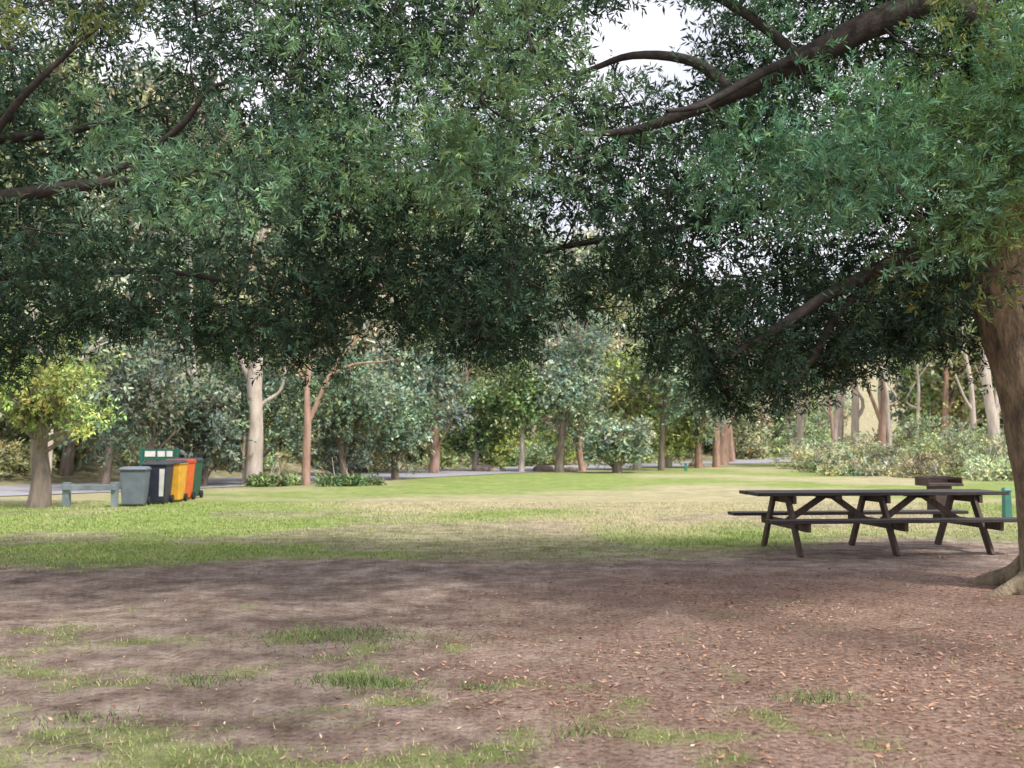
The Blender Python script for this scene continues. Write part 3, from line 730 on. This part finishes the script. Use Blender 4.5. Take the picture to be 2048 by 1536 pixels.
def wheelie(x, y, rz, body, lid, h=.93, stripe=None):
    e = empty('wheelie_bin', (x, y, 0), rz); k = h / 1.06
    bm = bmesh.new(); frustum(bm, .46, .50, .56, .66, .05 * k, .95 * k); finish(bm, 'body', body, e, .025)
    bm = bmesh.new(); frustum(bm, .59, .70, .59, .70, .955 * k, .985 * k); finish(bm, 'rim', body, e, .008)
    bm = bmesh.new(); frustum(bm, .62, .76, .5, .6, .988 * k, 1.06 * k, .02); finish(bm, 'lid', lid, e, .02)
    bm = bmesh.new()
    M = Matrix.Translation((0, .40, .96 * k)) @ Matrix.Rotation(PI / 2, 4, 'Y')
    bmesh.ops.create_cone(bm, cap_ends=True, segments=12, radius1=.018, radius2=.018, depth=.5, matrix=M)
    for sx in (-.2, .2): box_bm(bm, (.03, .08, .03), Matrix.Translation((sx, .37, .96 * k)))
    finish(bm, 'handle', lid, e, 0)
    for sx in (-1, 1):
        bm = bmesh.new(); M = Matrix.Translation((sx * .27, .25, .1)) @ Matrix.Rotation(PI / 2, 4, 'Y')
        bmesh.ops.create_cone(bm, cap_ends=True, segments=20, radius1=.1, radius2=.1, depth=.05, matrix=M)
        finish(bm, 'wheel', M_rub, e, .008)
    if stripe:
        bm = bmesh.new()
        vs = [bm.verts.new(v) for v in ((.10, -.268, .2 * k), (.20, -.268, .2 * k), (.24, -.329, .88 * k), (.12, -.329, .88 * k))]
        bm.faces.new(vs); finish(bm, 'label_panel', stripe, e, 0)
wheelie(-8.62, 22.6, math.radians(10), M_grey, M_grey, .9)
wheelie(-8.40, 23.45, math.radians(4), M_navy, M_lid, 1.0, M_whi)
wheelie(-8.33, 24.22, math.radians(3), M_yel, M_lid, 1.02)
wheelie(-8.40, 24.98, math.radians(-3), M_org, M_redlid, 1.03)
wheelie(-8.44, 25.76, math.radians(0), M_green, M_lid, 1.05)

M_sg = plastic('sign_green', (.02, .12, .09))
sg = empty('information_sign', (-9.65, 27.0, 0), math.radians(4))
bm = bmesh.new()
for sx in (-.47, .47): box_bm(bm, (.08, .08, 1.30), Matrix.Translation((sx, 0, .65)))
box_bm(bm, (.86, .05, .30), Matrix.Translation((0, 0, 1.12))); finish(bm, 'frame', M_sg, sg, .004)
bm = bmesh.new()
for a, w in ((-.24, .28), (.06, .2), (.28, .16)): box_bm(bm, (w, .008, .15), Matrix.Translation((a, -.033, 1.14)))
finish(bm, 'panels', M_whi, sg, 0)

M_rail = noise_mat('painted_rail', (.14, .18, .20), (.27, .32, .34), 3, rough=.8, bump=.2)
br = empty('timber_barrier', (-9.50, 22.3, 0), math.radians(-4))
bm = bmesh.new()
box_bm(bm, (.15, .13, .60), Matrix.Translation((-.56, 0, .25))); box_bm(bm, (.13, .13, .60), Matrix.Translation((.56, 0, .25)))
finish(bm, 'posts', M_rail, br, .008)
bm = bmesh.new(); box_bm(bm, (1.24, .05, .12), Matrix.Translation((0, -.092, .44))); finish(bm, 'rail', M_rail, br, .008)
M_post = plastic('post_green', (.06, .22, .18))
for (x, y, h) in ((9.15, 18.3, .62), (8.8, 50, .42)):
    e = empty('marker_post', (x, y, 0))
    bm = bmesh.new(); frustum(bm, .14, .14, .12, .12, -.02, h * .9); frustum(bm, .16, .16, .1, .1, h * .9 + .002, h); finish(bm, 'post', M_post, e, .01)
for i, (x, y, r) in enumerate(((-1.4, 49.5, .45), (-.9, 49.1, .25), (1.6, 49.8, .42), (2.9, 49.2, .3), (11.2, 60, .4))):
    bm = bmesh.new(); bmesh.ops.create_icosphere(bm, subdivisions=3, radius=r)
    g = np.random.default_rng(600 + i); dirs = nrm(g.normal(size=(7, 3)))
    for v in bm.verts:
        n_ = np.array(v.co) / r
        s = 1 - .25 * sum(max(0, float(n_ @ d) - .75) for d in dirs) + .05 * math.sin(n_[0] * 7 + i) * math.cos(n_[1] * 6)
        v.co = Vector((v.co.x * s * 1.3, v.co.y * s, v.co.z * s * .65))
    o = finish(bm, 'rock', M_rock, None, 0); o.location = (x, y, r * .2)

# ------------------------------------------------------------------ camera
cam = bpy.data.cameras.new('camera'); co = bpy.data.objects.new('camera', cam); link(co)
co.location = (0, 0, 1.45); co.rotation_euler = (math.radians(90 + 3.4), 0, 0)
cam.sensor_width = 36; cam.lens = 34.6; cam.clip_end = 3000
cam.dof.use_dof = True; cam.dof.focus_distance = 8.5; cam.dof.aperture_fstop = 2.8
scene.camera = co

# ------------------------------------------------------------------ light
el = math.radians(56); hx, hy = .66, -.75
w = bpy.data.worlds.new('World'); scene.world = w; w.use_nodes = True
nt = w.node_tree; bg = nt.nodes['Background']
sky = nt.nodes.new('ShaderNodeTexSky'); sky.sky_type = 'NISHITA'; sky.sun_disc = False
sky.sun_elevation = el; sky.sun_rotation = math.atan2(hx, hy); sky.dust_density = 3.0; sky.ozone_density = 1.0
tc = nt.nodes.new('ShaderNodeTexCoord'); nz = nt.nodes.new('ShaderNodeTexNoise'); nz.inputs['Scale'].default_value = 3.0; nz.inputs['Detail'].default_value = 6
cr = nt.nodes.new('ShaderNodeValToRGB'); cr.color_ramp.elements[0].position = .30; cr.color_ramp.elements[0].color = (.35, .35, .35, 1)
cr.color_ramp.elements[1].position = .56; cr.color_ramp.elements[1].color = (.92, .92, .92, 1)
mx = nt.nodes.new('ShaderNodeMixRGB'); mx.inputs[2].default_value = (9.4, 9.2, 10.0, 1)
nt.links.new(tc.outputs['Generated'], nz.inputs['Vector']); nt.links.new(nz.outputs['Fac'], cr.inputs[0])
nt.links.new(cr.outputs[0], mx.inputs[0]); nt.links.new(sky.outputs[0], mx.inputs[1]); nt.links.new(mx.outputs[0], bg.inputs[0])
bg.inputs[1].default_value = .15
sl = bpy.data.lights.new('sun', 'SUN'); sl.energy = 4.2; sl.angle = math.radians(5.0); sl.color = (1, .95, .87)
so = bpy.data.objects.new('sun', sl); link(so)
d = Vector((hx * math.cos(el), hy * math.cos(el), math.sin(el)))
so.rotation_euler = d.to_track_quat('Z', 'Y').to_euler(); so.location = (10, -10, 30)
scene.view_settings.view_transform = 'Standard'; scene.view_settings.look = 'None'; scene.view_settings.exposure = 0
